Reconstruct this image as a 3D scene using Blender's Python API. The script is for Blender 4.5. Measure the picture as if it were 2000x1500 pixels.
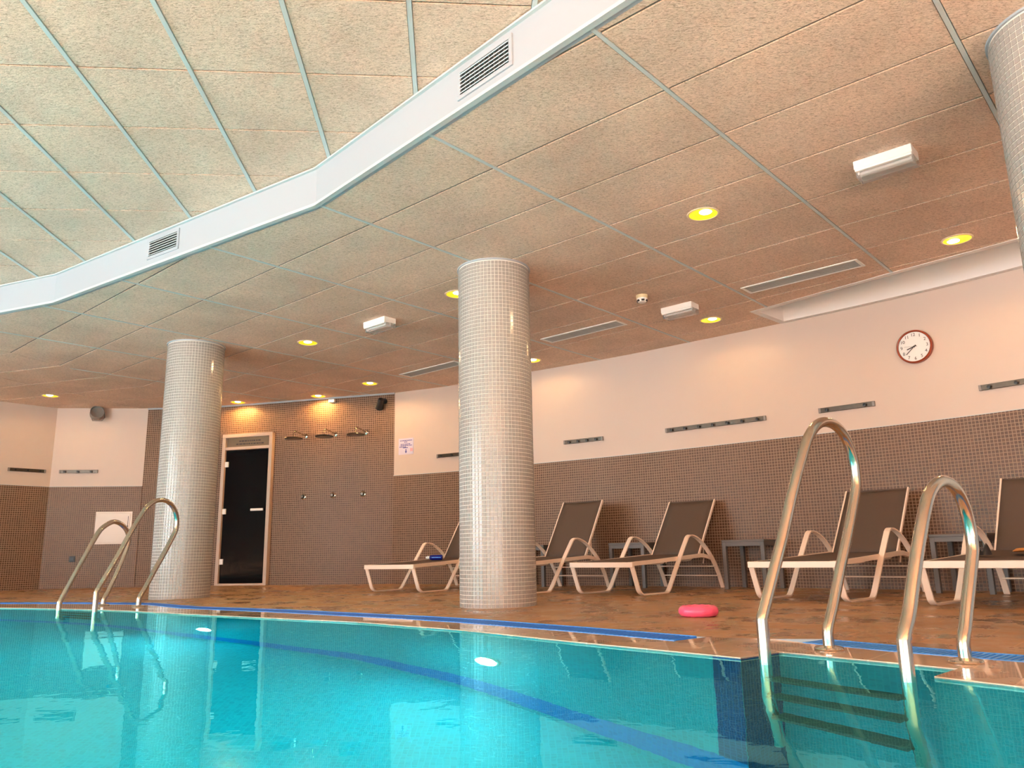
import bpy, bmesh, math, random
from mathutils import Vector, Matrix
from mathutils.geometry import tessellate_polygon

random.seed(7)
for o in list(bpy.data.objects):
    bpy.data.objects.remove(o, do_unlink=True)
SC = bpy.context.scene
COL = SC.collection

# ------------------------------------------------------------------ camera
CAMZ = 0.392
PITCH, ROLL = 0.21269, -0.01915
cp, sp, cr, sr = math.cos(PITCH), math.sin(PITCH), math.cos(ROLL), math.sin(ROLL)
Fv = Vector((0, cp, sp))
Rv0 = Vector((1, 0, 0))
Uv0 = Vector((0, -sp, cp))
Rv = Rv0 * cr + Uv0 * sr
Uv = Uv0 * cr - Rv0 * sr
cam_data = bpy.data.cameras.new('camera')
cam_data.sensor_width = 36.0
cam_data.lens = 1525.16 / 2000 * 36.0
cam_data.clip_start = 0.05
cam = bpy.data.objects.new('camera', cam_data)
cam.matrix_world = Matrix(((Rv.x, Uv.x, -Fv.x, 0), (Rv.y, Uv.y, -Fv.y, 0), (Rv.z, Uv.z, -Fv.z, CAMZ), (0, 0, 0, 1)))
COL.objects.link(cam)
SC.camera = cam

# ------------------------------------------------------------------ world and daylight
world = bpy.data.worlds.new('world')
SC.world = world
world.use_nodes = True
bg = world.node_tree.nodes['Background']
bg.inputs[0].default_value = (1.0, 0.95, 0.9, 1)
bg.inputs[1].default_value = 0.55

def area_light(name, loc, target, size, size_y, energy, color):
    ld = bpy.data.lights.new(name, 'AREA')
    ld.shape = 'RECTANGLE'; ld.size = size; ld.size_y = size_y
    ld.energy = energy; ld.color = color
    o = bpy.data.objects.new(name, ld)
    d = Vector(target) - Vector(loc)
    o.location = loc
    o.rotation_euler = d.to_track_quat('-Z', 'Y').to_euler()
    COL.objects.link(o)
    return o
# the glazed side of the hall, behind and to the left of the viewer
area_light('window_daylight', (-2.0, -6.2, 1.30), (-1.0, 4.0, 1.9), 12.5, 2.5, 380, (1.0, 0.93, 0.87))
area_light('side_window_daylight', (-8.9, 0.8, 1.45), (-2.0, 3.0, 2.0), 7.5, 2.4, 640, (0.90, 0.96, 1.0))
# added sun: bounces off the deck behind the viewer to warm the ceiling
sd_ = bpy.data.lights.new('sun', 'SUN'); sd_.energy = 270.0; sd_.angle = math.radians(.6); sd_.color = (1.0, .86, .80)
sun = bpy.data.objects.new('sun', sd_); COL.objects.link(sun)
sun.rotation_euler = Vector((0.08, 1.0, -0.85)).to_track_quat('-Z', 'Y').to_euler()

SC.view_settings.view_transform = 'Standard'
SC.view_settings.look = 'None'
SC.view_settings.exposure = 0.0
SC.view_settings.gamma = 1.0
SC.view_settings.use_curve_mapping = False
SC.cycles.use_denoising = True
SC.cycles.caustics_reflective = True
SC.cycles.caustics_refractive = True
SC.cycles.max_bounces = 7
SC.cycles.use_adaptive_sampling = True
SC.cycles.adaptive_threshold = 0.05
SC.cycles.sample_clamp_indirect = 40.0

# ------------------------------------------------------------------ helpers
class MB:
    def __init__(s):
        s.v = []; s.f = []; s.uv = {}
    def add(s, vs, fs):
        n = len(s.v); s.v += [tuple(v) for v in vs]
        s.f += [tuple(i + n for i in f) for f in fs]
        return n
    def quad(s, a, b, c, d, uvs=None):
        n = s.add([a, b, c, d], [(0, 1, 2, 3)])
        if uvs: s.uv[len(s.f) - 1] = uvs
    def box(s, lo, hi, M=None):
        x0, y0, z0 = lo; x1, y1, z1 = hi
        vs = [Vector(p) for p in ((x0,y0,z0),(x1,y0,z0),(x1,y1,z0),(x0,y1,z0),(x0,y0,z1),(x1,y0,z1),(x1,y1,z1),(x0,y1,z1))]
        if M: vs = [M @ v for v in vs]
        s.add(vs, [(0,3,2,1),(4,5,6,7),(0,1,5,4),(1,2,6,5),(2,3,7,6),(3,0,4,7)])
        return s
    def bbox(s, lo, hi, b, M=None):
        """box with chamfered edges (12 tri x)"""
        bm = bmesh.new()
        bmesh.ops.create_cube(bm, size=1.0)
        for v in bm.verts:
            v.co = Vector([lo[i] + (v.co[i] + .5) * (hi[i] - lo[i]) for i in range(3)])
        bmesh.ops.bevel(bm, geom=bm.edges[:], offset=b, segments=2, affect='EDGES', profile=.5)
        bm.verts.index_update()
        vs = [(M @ v.co) if M else v.co.copy() for v in bm.verts]
        s.add(vs, [tuple(v.index for v in f.verts) for f in bm.faces]); bm.free()
        return s
    def lathe(s, prof, seg=32, M=None, closed=False):
        """profile [(r,z)] about Z"""
        n = len(prof); vs = []; fs = []
        for k in range(seg):
            a = 2 * math.pi * k / seg
            for r, z in prof:
                p = Vector((r * math.cos(a), r * math.sin(a), z)); vs.append(M @ p if M else p)
        for k in range(seg):
            k2 = (k + 1) % seg
            for i in range(n - 1 + (1 if closed else 0)):
                j = (i + 1) % n
                if prof[i][0] < 1e-9 and prof[j][0] < 1e-9: continue
                fs.append((k*n+i, k2*n+i, k2*n+j, k*n+j))
        s.add(vs, fs); return s
    def tube(s, pts, r, seg=12, caps=True):
        pts = [Vector(p) for p in pts]; n = len(pts)
        T = []
        for i in range(n):
            a = pts[max(i-1, 0)]; b = pts[min(i+1, n-1)]; T.append((b - a).normalized())
        up = Vector((0, 0, 1)) if abs(T[0].z) < .9 else Vector((1, 0, 0))
        N = (up - T[0] * up.dot(T[0])).normalized()
        vs = []; fs = []
        for i in range(n):
            N = (N - T[i] * N.dot(T[i])).normalized(); B = T[i].cross(N)
            rr = r[i] if isinstance(r, (list, tuple)) else r
            for k in range(seg):
                a = 2 * math.pi * k / seg
                vs.append(pts[i] + (N * math.cos(a) + B * math.sin(a)) * rr)
        for i in range(n - 1):
            for k in range(seg):
                k2 = (k + 1) % seg
                fs.append((i*seg+k, i*seg+k2, (i+1)*seg+k2, (i+1)*seg+k))
        if caps:
            fs.append(tuple(reversed(range(seg)))); fs.append(tuple((n-1)*seg + k for k in range(seg)))
        s.add(vs, fs); return s
    def ribbon(s, pts, side, w, t):
        """rectangular section swept along pts; `side` = fixed lateral axis, w across it, t in the plane"""
        pts = [Vector(p) for p in pts]; side = Vector(side).normalized(); n = len(pts); vs = []; fs = []
        for i in range(n):
            a = pts[max(i-1, 0)]; b = pts[min(i+1, n-1)]; d = (b - a).normalized(); nn = side.cross(d).normalized()
            for sx, sy in ((-1,-1),(1,-1),(1,1),(-1,1)):
                vs.append(pts[i] + side * sx * w/2 + nn * sy * t/2)
        for i in range(n - 1):
            for k in range(4):
                k2 = (k + 1) % 4
                fs.append((i*4+k, i*4+k2, (i+1)*4+k2, (i+1)*4+k))
        fs.append((3,2,1,0)); fs.append(tuple((n-1)*4+k for k in range(4)))
        s.add(vs, fs); return s
    def prism(s, poly, z0, z1):
        n = len(poly)
        vs = [(p[0], p[1], z0) for p in poly] + [(p[0], p[1], z1) for p in poly]
        fs = [tuple(reversed(range(n))), tuple(range(n, 2*n))]
        for i in range(n):
            j = (i + 1) % n; fs.append((i, j, n + j, n + i))
        s.add(vs, fs); return s
    def mesh(s, name):
        me = bpy.data.meshes.new(name)
        me.from_pydata(s.v, [], s.f)
        if s.uv:
            ul = me.uv_layers.new(name='UVMap')
            for p in me.polygons:
                u = s.uv.get(p.index)
                if u:
                    for li, c in zip(p.loop_indices, u): ul.data[li].uv = c
        me.validate()
        return me
    def build(s, name, mat, parent=None, smooth=None, fix=True):
        me = s.mesh(name)
        if fix:
            bm = bmesh.new(); bm.from_mesh(me); bmesh.ops.recalc_face_normals(bm, faces=bm.faces[:]); bm.to_mesh(me); bm.free()
        if smooth is not None:
            me.shade_smooth()
            if smooth < 180: me.set_sharp_from_angle(angle=math.radians(smooth))
        return put(name, me, mat, parent)

def put(name, me, mat, parent=None):
    o = bpy.data.objects.new(name, me); COL.objects.link(o)
    if mat is not None and not me.materials: me.materials.append(M[mat] if isinstance(mat, str) else mat)
    if parent is not None: o.parent = parent
    return o
def thing(name, label, cat, group=None, loc=(0, 0, 0), rz=0.0, mat=None):
    o = bpy.data.objects.new(name, None); COL.objects.link(o)
    o.empty_display_size = .1
    if mat is not None: o.matrix_world = mat
    else:
        o.location = loc; o.rotation_euler = (0, 0, rz)
    return tag(o, label, cat, group)
def tag(o, label=None, cat=None, group=None, kind=None):
    if label: o['label'] = label
    if cat: o['category'] = cat
    if group: o['group'] = group
    if kind: o['kind'] = kind
    return o
def copy_tree(o, parent=None):
    c = o.copy(); COL.objects.link(c); c.parent = parent
    for ch in o.children: copy_tree(ch, c)
    return c

# ------------------------------------------------------------------ materials
M = {}
def newmat(name):
    m = bpy.data.materials.new(name); m.use_nodes = True; M[name] = m
    nt = m.node_tree; return m, nt, nt.nodes['Principled BSDF'], nt.nodes, nt.links
def simple(name, col, rough=.5, metal=0, noise=0.06, scale=14, coat=0, emis=None, estr=0, bump=0, bscale=200):
    m, nt, b, N, L = newmat(name)
    b.inputs['Roughness'].default_value = rough; b.inputs['Metallic'].default_value = metal
    if coat: b.inputs['Coat Weight'].default_value = coat; b.inputs['Coat Roughness'].default_value = .08
    tc = N.new('ShaderNodeTexCoord'); nz = N.new('ShaderNodeTexNoise'); nz.inputs['Scale'].default_value = scale
    nz.inputs['Detail'].default_value = 4
    L.new(tc.outputs['Object'], nz.inputs['Vector'])
    mr = N.new('ShaderNodeMapRange'); mr.inputs[3].default_value = 1 - noise; mr.inputs[4].default_value = 1 + noise
    L.new(nz.outputs['Fac'], mr.inputs[0])
    mx = N.new('ShaderNodeVectorMath'); mx.operation = 'SCALE'
    mx.inputs[0].default_value = col[:3]
    L.new(mr.outputs[0], mx.inputs['Scale']); L.new(mx.outputs[0], b.inputs['Base Color'])
    if emis:
        b.inputs['Emission Color'].default_value = (*emis, 1); b.inputs['Emission Strength'].default_value = estr
    if bump:
        n2 = N.new('ShaderNodeTexNoise'); n2.inputs['Scale'].default_value = bscale; L.new(tc.outputs['Object'], n2.inputs['Vector'])
        bp = N.new('ShaderNodeBump'); bp.inputs['Strength'].default_value = bump; bp.inputs['Distance'].default_value = .002
        L.new(n2.outputs['Fac'], bp.inputs['Height']); L.new(bp.outputs[0], b.inputs['Normal'])
    return m

def mosaic(name, tile, grout, pitch=.03, gw=.13, rough=.22, var=.22, grough=.7, bump=.6):
    m, nt, b, N, L = newmat(name)
    uv = N.new('ShaderNodeUVMap')
    sc = N.new('ShaderNodeVectorMath'); sc.operation = 'SCALE'; sc.inputs['Scale'].default_value = 1 / pitch
    L.new(uv.outputs[0], sc.inputs[0])
    fr = N.new('ShaderNodeVectorMath'); fr.operation = 'FRACTION'; L.new(sc.outputs[0], fr.inputs[0])
    flo = N.new('ShaderNodeVectorMath'); flo.operation = 'FLOOR'; L.new(sc.outputs[0], flo.inputs[0])
    sx = N.new('ShaderNodeSeparateXYZ'); L.new(fr.outputs[0], sx.inputs[0])
    def edge(o):
        a = N.new('ShaderNodeMath'); a.operation = 'SUBTRACT'; L.new(o, a.inputs[0]); a.inputs[1].default_value = .5
        c = N.new('ShaderNodeMath'); c.operation = 'ABSOLUTE'; L.new(a.outputs[0], c.inputs[0]); return c.outputs[0]
    mx = N.new('ShaderNodeMath'); mx.operation = 'MAXIMUM'; L.new(edge(sx.outputs[0]), mx.inputs[0]); L.new(edge(sx.outputs[1]), mx.inputs[1])
    mr = N.new('ShaderNodeMapRange'); mr.interpolation_type = 'SMOOTHSTEP'
    mr.inputs[1].default_value = .5 - gw; mr.inputs[2].default_value = .5 - gw * .55; L.new(mx.outputs[0], mr.inputs[0])
    wn = N.new('ShaderNodeTexWhiteNoise'); wn.noise_dimensions = '2D'; L.new(flo.outputs[0], wn.inputs['Vector'])
    vr = N.new('ShaderNodeMapRange'); vr.inputs[3].default_value = 1 - var; vr.inputs[4].default_value = 1 + var; L.new(wn.outputs['Value'], vr.inputs[0])
    tv = N.new('ShaderNodeVectorMath'); tv.operation = 'SCALE'; tv.inputs[0].default_value = tile; L.new(vr.outputs[0], tv.inputs['Scale'])
    mixc = N.new('ShaderNodeMix'); mixc.data_type = 'RGBA'
    L.new(mr.outputs[0], mixc.inputs[0]); L.new(tv.outputs[0], mixc.inputs[6]); mixc.inputs[7].default_value = (*grout, 1)
    L.new(mixc.outputs[2], b.inputs['Base Color']); b.inputs['Specular IOR Level'].default_value = .3
    rr = N.new('ShaderNodeMapRange'); rr.inputs[3].default_value = rough; rr.inputs[4].default_value = grough
    L.new(mr.outputs[0], rr.inputs[0]); L.new(rr.outputs[0], b.inputs['Roughness'])
    bp = N.new('ShaderNodeBump'); bp.invert = True; bp.inputs['Strength'].default_value = bump; bp.inputs['Distance'].default_value = .0015
    L.new(mr.outputs[0], bp.inputs['Height']); L.new(bp.outputs[0], b.inputs['Normal'])
    return m

TILE_C = (.125, .066, .038); GROUT_C = (.38, .255, .175)
mosaic('mosaic_wall', TILE_C, GROUT_C, rough=.38)
mosaic('mosaic_pool', (.004, .47, .58), (.02, .54, .64), pitch=.025, gw=.12, var=.10, rough=.5, bump=.2)
mosaic('mosaic_band', (.0, .25, .70), (.01, .30, .72), pitch=.025, gw=.12, var=.1, rough=.5, bump=.2)
mosaic('mosaic_navy', (.012, .055, .22), (.03, .12, .34), pitch=.025, gw=.12, var=.2, rough=.5, bump=.2)
simple('column_tile', (.36, .335, .31), rough=.16, noise=.16, scale=33)
simple('column_grout', (.74, .70, .63), rough=.7, noise=.04)
simple('plaster', (.62, .495, .42), rough=.5, noise=.015, scale=2.2, bump=.05)
simple('trough_white', (.80, .77, .75), rough=.5, noise=.012)
simple('white_paint', (.385, .42, .46), rough=.5, noise=.012, scale=3)
simple('trim_grey', (.50, .56, .56), rough=.35, noise=.03)
simple('grid_paint', (.55, .60, .59), rough=.4, noise=.05, scale=30)
simple('gap_shade', (.16, .13, .10), rough=.6)  # dark tone stands in for shade in the gaps between ceiling panels
simple('slab', (.22, .18, .14), rough=.8)
simple('white_plastic', (.86, .84, .80), rough=.35, noise=.02)
simple('cream_plastic', (.72, .60, .36), rough=.4, noise=.05)
simple('dark_gap', (.02, .02, .02), rough=.6)
simple('black_plastic', (.012, .012, .014), rough=.4)
simple('grey_plastic', (.25, .22, .20), rough=.45)
simple('steel', (.62, .57, .50), rough=.17, metal=1, noise=.05, scale=9)
simple('brushed_steel', (.10, .08, .062), rough=.3, metal=.8, noise=.2, scale=30)
simple('chrome', (.55, .50, .42), rough=.12, metal=1)
simple('lounger_frame', (.88, .71, .575), rough=.38, noise=.03)
simple('sling', (.098, .064, .046), rough=.75, noise=.05, scale=300, bump=.25, bscale=700)
simple('table_grey', (.135, .125, .12), rough=.5)
simple('clock_rim', (.30, .055, .02), rough=.3)
simple('clock_face', (.78, .76, .74), rough=.4, noise=.01)
simple('ink', (.06, .045, .04), rough=.6)
simple('ink_blue', (.06, .06, .30), rough=.6)
simple('paper', (.66, .60, .72), rough=.6, noise=.03)
simple('paper_pink', (.72, .36, .42), rough=.6)
simple('frame_wood', (.55, .42, .33), rough=.45, noise=.08, scale=20)
simple('hatch', (.78, .68, .60), rough=.4, noise=.02)
simple('grate_blue', (.005, .20, .80), rough=.4, noise=.1)
simple('grate_light', (.05, .32, .88), rough=.35, noise=.1)
simple('ring_pink', (.97, .12, .25), rough=.3, noise=.03)
simple('bottle_blue', (.008, .015, .22), rough=.15)
simple('towel_orange', (.55, .22, .05), rough=.9, noise=.15, scale=60, bump=.6, bscale=400)
simple('lamp_bulb', (1, .9, .7), emis=(1.0, .86, .58), estr=14)
simple('lamp_cup', (.85, .60, .05), rough=.25, emis=(1.0, .62, .005), estr=1.1)
simple('lamp_trim', (.85, .72, .45), rough=.3)
simple('pool_lamp', (1, 1, 1), emis=(.70, .97, 1.0), estr=1700)
simple('spot_glow', (1, .8, .6), emis=(1.0, .70, .42), estr=5)
simple('louvre', (.22, .21, .20), rough=.4)
simple('slot_metal', (.42, .40, .37), rough=.35, metal=.3)

def woodwool():
    m, nt, b, N, L = newmat('wood_wool')
    b.inputs['Roughness'].default_value = .85
    tc = N.new('ShaderNodeTexCoord')
    def strands(rot, sx, sy, scale, dist):
        mp = N.new('ShaderNodeMapping'); mp.inputs['Rotation'].default_value = (0, 0, rot); mp.inputs['Scale'].default_value = (sx, sy, 1)
        L.new(tc.outputs['Object'], mp.inputs[0])
        n = N.new('ShaderNodeTexNoise'); n.inputs['Scale'].default_value = scale; n.inputs['Detail'].default_value = 3
        n.inputs['Distortion'].default_value = dist; L.new(mp.outputs[0], n.inputs['Vector'])
        return n.outputs['Fac']
    a = strands(.35, .45, 1.6, 88, 1.3); c = strands(-.9, .5, 1.5, 97, 1.1)
    mx = N.new('ShaderNodeMath'); mx.operation = 'MAXIMUM'; L.new(a, mx.inputs[0]); L.new(c, mx.inputs[1])
    cr_ = N.new('ShaderNodeValToRGB')
    e = cr_.color_ramp.elements
    e[0].position = .40; e[0].color = (.44, .29, .20, 1)
    e[1].position = .70; e[1].color = (.88, .66, .52, 1)
    e2 = cr_.color_ramp.elements.new(.53); e2.color = (.74, .54, .41, 1)
    L.new(mx.outputs[0], cr_.inputs[0])
    big = N.new('ShaderNodeTexNoise'); big.inputs['Scale'].default_value = 1.7; L.new(tc.outputs['Object'], big.inputs['Vector'])
    mr = N.new('ShaderNodeMapRange'); mr.inputs[1].default_value = .3; mr.inputs[2].default_value = .7; mr.inputs[3].default_value = .9; mr.inputs[4].default_value = 1.1
    L.new(big.outputs['Fac'], mr.inputs[0])
    sc = N.new('ShaderNodeVectorMath'); sc.operation = 'SCALE'; L.new(cr_.outputs[0], sc.inputs[0]); L.new(mr.outputs[0], sc.inputs['Scale'])
    L.new(sc.outputs[0], b.inputs['Base Color'])
    bp = N.new('ShaderNodeBump'); bp.inputs['Strength'].default_value = .8; bp.inputs['Distance'].default_value = .006
    L.new(mx.outputs[0], bp.inputs['Height']); L.new(bp.outputs[0], b.inputs['Normal'])
woodwool()

def deck(name, base, wet):
    m, nt, b, N, L = newmat(name)
    tc = N.new('ShaderNodeTexCoord')
    mp = N.new('ShaderNodeMapping'); mp.inputs['Rotation'].default_value = (0, 0, .723); L.new(tc.outputs['Object'], mp.inputs[0])
    br = N.new('ShaderNodeTexBrick'); br.offset = .5
    br.inputs['Scale'].default_value = 1; br.inputs['Brick Width'].default_value = .33; br.inputs['Row Height'].default_value = .33
    br.inputs['Mortar Size'].default_value = .004; br.inputs['Mortar Smooth'].default_value = .3
    br.inputs['Color1'].default_value = (*base, 1); br.inputs['Color2'].default_value = (base[0]*.86, base[1]*.84, base[2]*.82, 1)
    br.inputs['Mortar'].default_value = (base[0]*1.25, base[1]*1.25, base[2]*1.25, 1)
    L.new(mp.outputs[0], br.inputs['Vector'])
    n = N.new('ShaderNodeTexNoise'); n.inputs['Scale'].default_value = 2.6; n.inputs['Detail'].default_value = 7; n.inputs['Roughness'].default_value = .65
    L.new(tc.outputs['Object'], n.inputs['Vector'])
    mr = N.new('ShaderNodeMapRange'); mr.inputs[1].default_value = .35; mr.inputs[2].default_value = .68; mr.inputs[3].default_value = .78; mr.inputs[4].default_value = 1.12
    L.new(n.outputs['Fac'], mr.inputs[0])
    sc = N.new('ShaderNodeVectorMath'); sc.operation = 'SCALE'; L.new(br.outputs['Color'], sc.inputs[0]); L.new(mr.outputs[0], sc.inputs['Scale'])
    L.new(sc.outputs[0], b.inputs['Base Color'])
    rr = N.new('ShaderNodeMapRange'); rr.inputs[1].default_value = .42; rr.inputs[2].default_value = .58; rr.inputs[3].default_value = wet[0]; rr.inputs[4].default_value = wet[1]
    L.new(n.outputs['Fac'], rr.inputs[0]); L.new(rr.outputs[0], b.inputs['Roughness'])
    bp = N.new('ShaderNodeBump'); bp.inputs['Strength'].default_value = .35; bp.inputs['Distance'].default_value = .003
    n2 = N.new('ShaderNodeTexNoise'); n2.inputs['Scale'].default_value = 30; n2.inputs['Detail'].default_value = 4; L.new(tc.outputs['Object'], n2.inputs['Vector'])
    L.new(n2.outputs['Fac'], bp.inputs['Height']); L.new(bp.outputs[0], b.inputs['Normal'])
    return m, b, N, L
deck('deck_stone', (.42, .248, .12), (.2, .6))
_m, _b, _N, _L = deck('coping_stone', (.76, .55, .37), (.22, .4))
_b.inputs['Coat Weight'].default_value = 1.0; _b.inputs['Coat Roughness'].default_value = .03; _b.inputs['Coat IOR'].default_value = 1.33

def water():
    m = bpy.data.materials.new('water'); m.use_nodes = True; M['water'] = m
    nt = m.node_tree; N = nt.nodes; L = nt.links
    N.remove(N['Principled BSDF'])
    g = N.new('ShaderNodeBsdfGlass'); g.inputs['IOR'].default_value = 1.33; g.inputs['Roughness'].default_value = 0.0
    g.inputs['Color'].default_value = (.3, 1, 1, 1)
    tc = N.new('ShaderNodeTexCoord')
    n1 = N.new('ShaderNodeTexNoise'); n1.inputs['Scale'].default_value = 1.3; n1.inputs['Detail'].default_value = 2
    n2 = N.new('ShaderNodeTexNoise'); n2.inputs['Scale'].default_value = 9.0; n2.inputs['Detail'].default_value = 2; n2.inputs['Distortion'].default_value = .4
    L.new(tc.outputs['Object'], n1.inputs['Vector']); L.new(tc.outputs['Object'], n2.inputs['Vector'])
    b1 = N.new('ShaderNodeBump'); b1.inputs['Strength'].default_value = 1.0; b1.inputs['Distance'].default_value = .004
    b2 = N.new('ShaderNodeBump'); b2.inputs['Strength'].default_value = 1.0; b2.inputs['Distance'].default_value = .0004
    L.new(n1.outputs['Fac'], b1.inputs['Height']); L.new(n2.outputs['Fac'], b2.inputs['Height'])
    L.new(b1.outputs[0], b2.inputs['Normal']); L.new(b2.outputs[0], g.inputs['Normal'])
    L.new(g.outputs[0], N['Material Output'].inputs['Surface'])
water()
def glass(name, col, rough=.02, alpha=None):
    m, nt, b, N, L = newmat(name)
    b.inputs['Base Color'].default_value = (*col, 1); b.inputs['Roughness'].default_value = rough
    b.inputs['IOR'].default_value = 1.5
    return m, b
_m, _b = glass('dark_glass', (.003, .003, .004), .05); _b.inputs['Specular IOR Level'].default_value = .15
_m, _b = glass('clear_plastic', (.92, .9, .88), .12); _b.inputs['Transmission Weight'].default_value = .85; _b.inputs['IOR'].default_value = 1.3
_m, _b = glass('transom_glass', (.24, .18, .12), .08)

# ------------------------------------------------------------------ plan geometry (metres; deck = 0)
HC, HU = 2.69, 2.966            # lower ceiling, raised ceiling over the pool
TH = -0.72302
I = Vector((math.cos(TH), math.sin(TH))); J = Vector((-math.sin(TH), math.cos(TH))); O = Vector((0.42381, 3.13819))
WLEFT = [(-9.0, 9.0), (-7.45, 11.2), (-6.98, 11.77)]
WFARL = [(-6.98, 11.77), (-5.66, 11.93)]
WSHOWER = [(-5.66, 11.93), (-4.49, 11.84), (-2.97, 11.43), (-1.70, 11.09)]
WRIGHT = [(-1.70, 11.09), (-.76, 10.62), (.30, 9.87), (1.08, 9.34), (1.5, 9.02), (2.0, 8.6), (2.66, 8.04), (3.42, 7.36), (3.9, 6.88), (4.3, 6.42), (5.2, 5.3), (6.3, 3.6)]
def catmull(p, n=5):
    p = [Vector(a) for a in p]; out = []
    q = [p[0] * 2 - p[1]] + p + [p[-1] * 2 - p[-2]]
    for i in range(1, len(q) - 2):
        a, b, c, d = q[i-1], q[i], q[i+1], q[i+2]
        for k in range(n):
            t = k / n
            out.append(.5 * ((2*b) + (c-a)*t + (2*a-5*b+4*c-d)*t*t + (-a+3*b-3*c+d)*t**3))
    out.append(p[-1]); return out
PL = [Vector(p) for p in WLEFT]; PFL = [Vector(p) for p in WFARL]
PS = catmull(WSHOWER, 6); PR = catmull(WRIGHT, 5)
ALLW = PL + PFL[1:] + PS[1:] + PR[1:]
def offset(path, d):
    """shift a plan path sideways; +d = to the left of travel (away from the room for the walls)"""
    out = []
    for i in range(len(path)):
        t = (path[min(i+1, len(path)-1)] - path[max(i-1, 0)]).normalized()
        out.append(path[i] + Vector((-t.y, t.x)) * d)
    return out
def on_wall(p, z, out=0.0):
    """frame on the wall nearest to plan point p: x along the wall (to the right in view), y into the room, z up"""
    p = Vector(p[:2]); best = None
    for a, b in zip(ALLW[:-1], ALLW[1:]):
        e = b - a; u = max(0, min(1, (p - a).dot(e) / e.length_squared)); q = a + e * u; d = (q - p).length
        if best is None or d < best[0]: best = (d, q, e.normalized())
    _, q, t = best; n = Vector((t.y, -t.x))
    q = q + n * out
    # local x = -tangent would be left-handed with y into the room, so x runs against travel
    return Matrix(((-t.x, n.x, 0, q.x), (-t.y, n.y, 0, q.y), (0, 0, 1, z), (0, 0, 0, 1)))

def wall_strip(path, z0, z1, thick, uvm=True):
    mb = MB(); back = offset(path, thick); s = 0
    for i in range(len(path) - 1):
        a, b = path[i], path[i+1]; c, d = back[i], back[i+1]; l = (b - a).length
        mb.quad((a.x,a.y,z0),(b.x,b.y,z0),(b.x,b.y,z1),(a.x,a.y,z1), [(s,z0),(s+l,z0),(s+l,z1),(s,z1)])
        mb.quad((d.x,d.y,z0),(c.x,c.y,z0),(c.x,c.y,z1),(d.x,d.y,z1), [(s,z0),(s+l,z0),(s+l,z1),(s,z1)])
        mb.quad((a.x,a.y,z1),(b.x,b.y,z1),(d.x,d.y,z1),(c.x,c.y,z1), [(s,0),(s+l,0),(s+l,abs(thick)),(s,abs(thick))])
        mb.quad((c.x,c.y,z0),(d.x,d.y,z0),(b.x,b.y,z0),(a.x,a.y,z0), [(s,0),(s+l,0),(s+l,abs(thick)),(s,abs(thick))])
        s += l
    for (a, c, sw) in ((path[0], back[0], 0), (path[-1], back[-1], 1)):
        vs = [(a.x,a.y,z0),(a.x,a.y,z1),(c.x,c.y,z1),(c.x,c.y,z0)]
        mb.quad(*(vs[::-1] if sw else vs), [(0,z0),(0,z1),(abs(thick),z1),(abs(thick),z0)])
    return mb
TZ = 1.485
def make_wall(name, path, label, wains=True):
    o = wall_strip(path, 0, HU + .1, .14).build(name, 'plaster' if wains else 'mosaic_wall')
    tag(o, label, 'wall', kind='structure')
    if wains:
        p = wall_strip(offset(path, -.012), 0, TZ, .012).build('mosaic_wainscot', 'mosaic_wall', o)
        p2 = wall_strip(offset(path, -.014), TZ, TZ + .006, .014).build('edge_strip', 'trim_grey', o)
    return o
wl = make_wall('wall_left', PL, 'white wall over brown mosaic wainscot at the far left edge')
wall_strip([Vector((-9.3, 4.7)), Vector((-9.0, 9.0))], 0, HU + .1, .14).build('return_wall', 'plaster', wl)
make_wall('wall_far', PFL, 'short white wall over mosaic wainscot behind the far pool ladder')
ws = make_wall('wall_shower', PS, 'curved wall fully clad in brown mosaic behind the showers', wains=False)
make_wall('wall_right', PR, 'long curved white wall over mosaic wainscot behind the loungers')
wall_strip(offset(PS, -.02), HC - .022, HC, .02).build('top_trim', 'white_paint', ws)

# ---- pool outline
EDGE = [(-8.8, 8.3), (-7.0, 7.9), (-5.2, 7.4), (-4.2, 7.02), (-3.3, 6.57), (-2.6, 6.06), (-1.65, 5.40), (-1.34, 5.18), (-.96, 4.92), (-.60, 4.58), (-.29, 4.29), (.10, 3.83), (.32, 3.57), (.53, 3.34), (.82, 3.02)]
NICHE = [(1.01, 3.17), (1.42, 2.66), (1.27, 2.52)]
EDGE2 = [(1.27, 2.52), (1.41, 2.32), (2.0, 1.5), (2.9, .2), (3.4, -1.2)]
BACKP = [(3.4, -2.2), (-8.8, -2.2)]
EV = catmull(EDGE, 3); EV2 = catmull(EDGE2, 2)
POOL = EV + [Vector(p) for p in NICHE[:2]] + EV2 + [Vector(p) for p in BACKP]
def flat(poly, z, holes=()):
    loops = [[Vector((p[0], p[1], 0)) for p in poly]] + [[Vector((p[0], p[1], 0)) for p in h] for h in holes]
    tris = tessellate_polygon(loops); vs = [v for l in loops for v in l]
    mb = MB(); mb.add([(v.x, v.y, z) for v in vs], [t for t in tris]); return mb
def up_normals(o, up=True):
    me = o.data; bm = bmesh.new(); bm.from_mesh(me); bm.normal_update()
    rev = [f for f in bm.faces if (f.normal.z < 0) == up]
    if rev: bmesh.ops.reverse_faces(bm, faces=rev)
    bm.to_mesh(me); bm.free(); return o
def uv_xy(o):
    me = o.data; ul = me.uv_layers.new(name='UVMap')
    for l in me.loops:
        v = me.vertices[l.vertex_index].co; ul.data[l.index].uv = (v.x, v.y)

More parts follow.
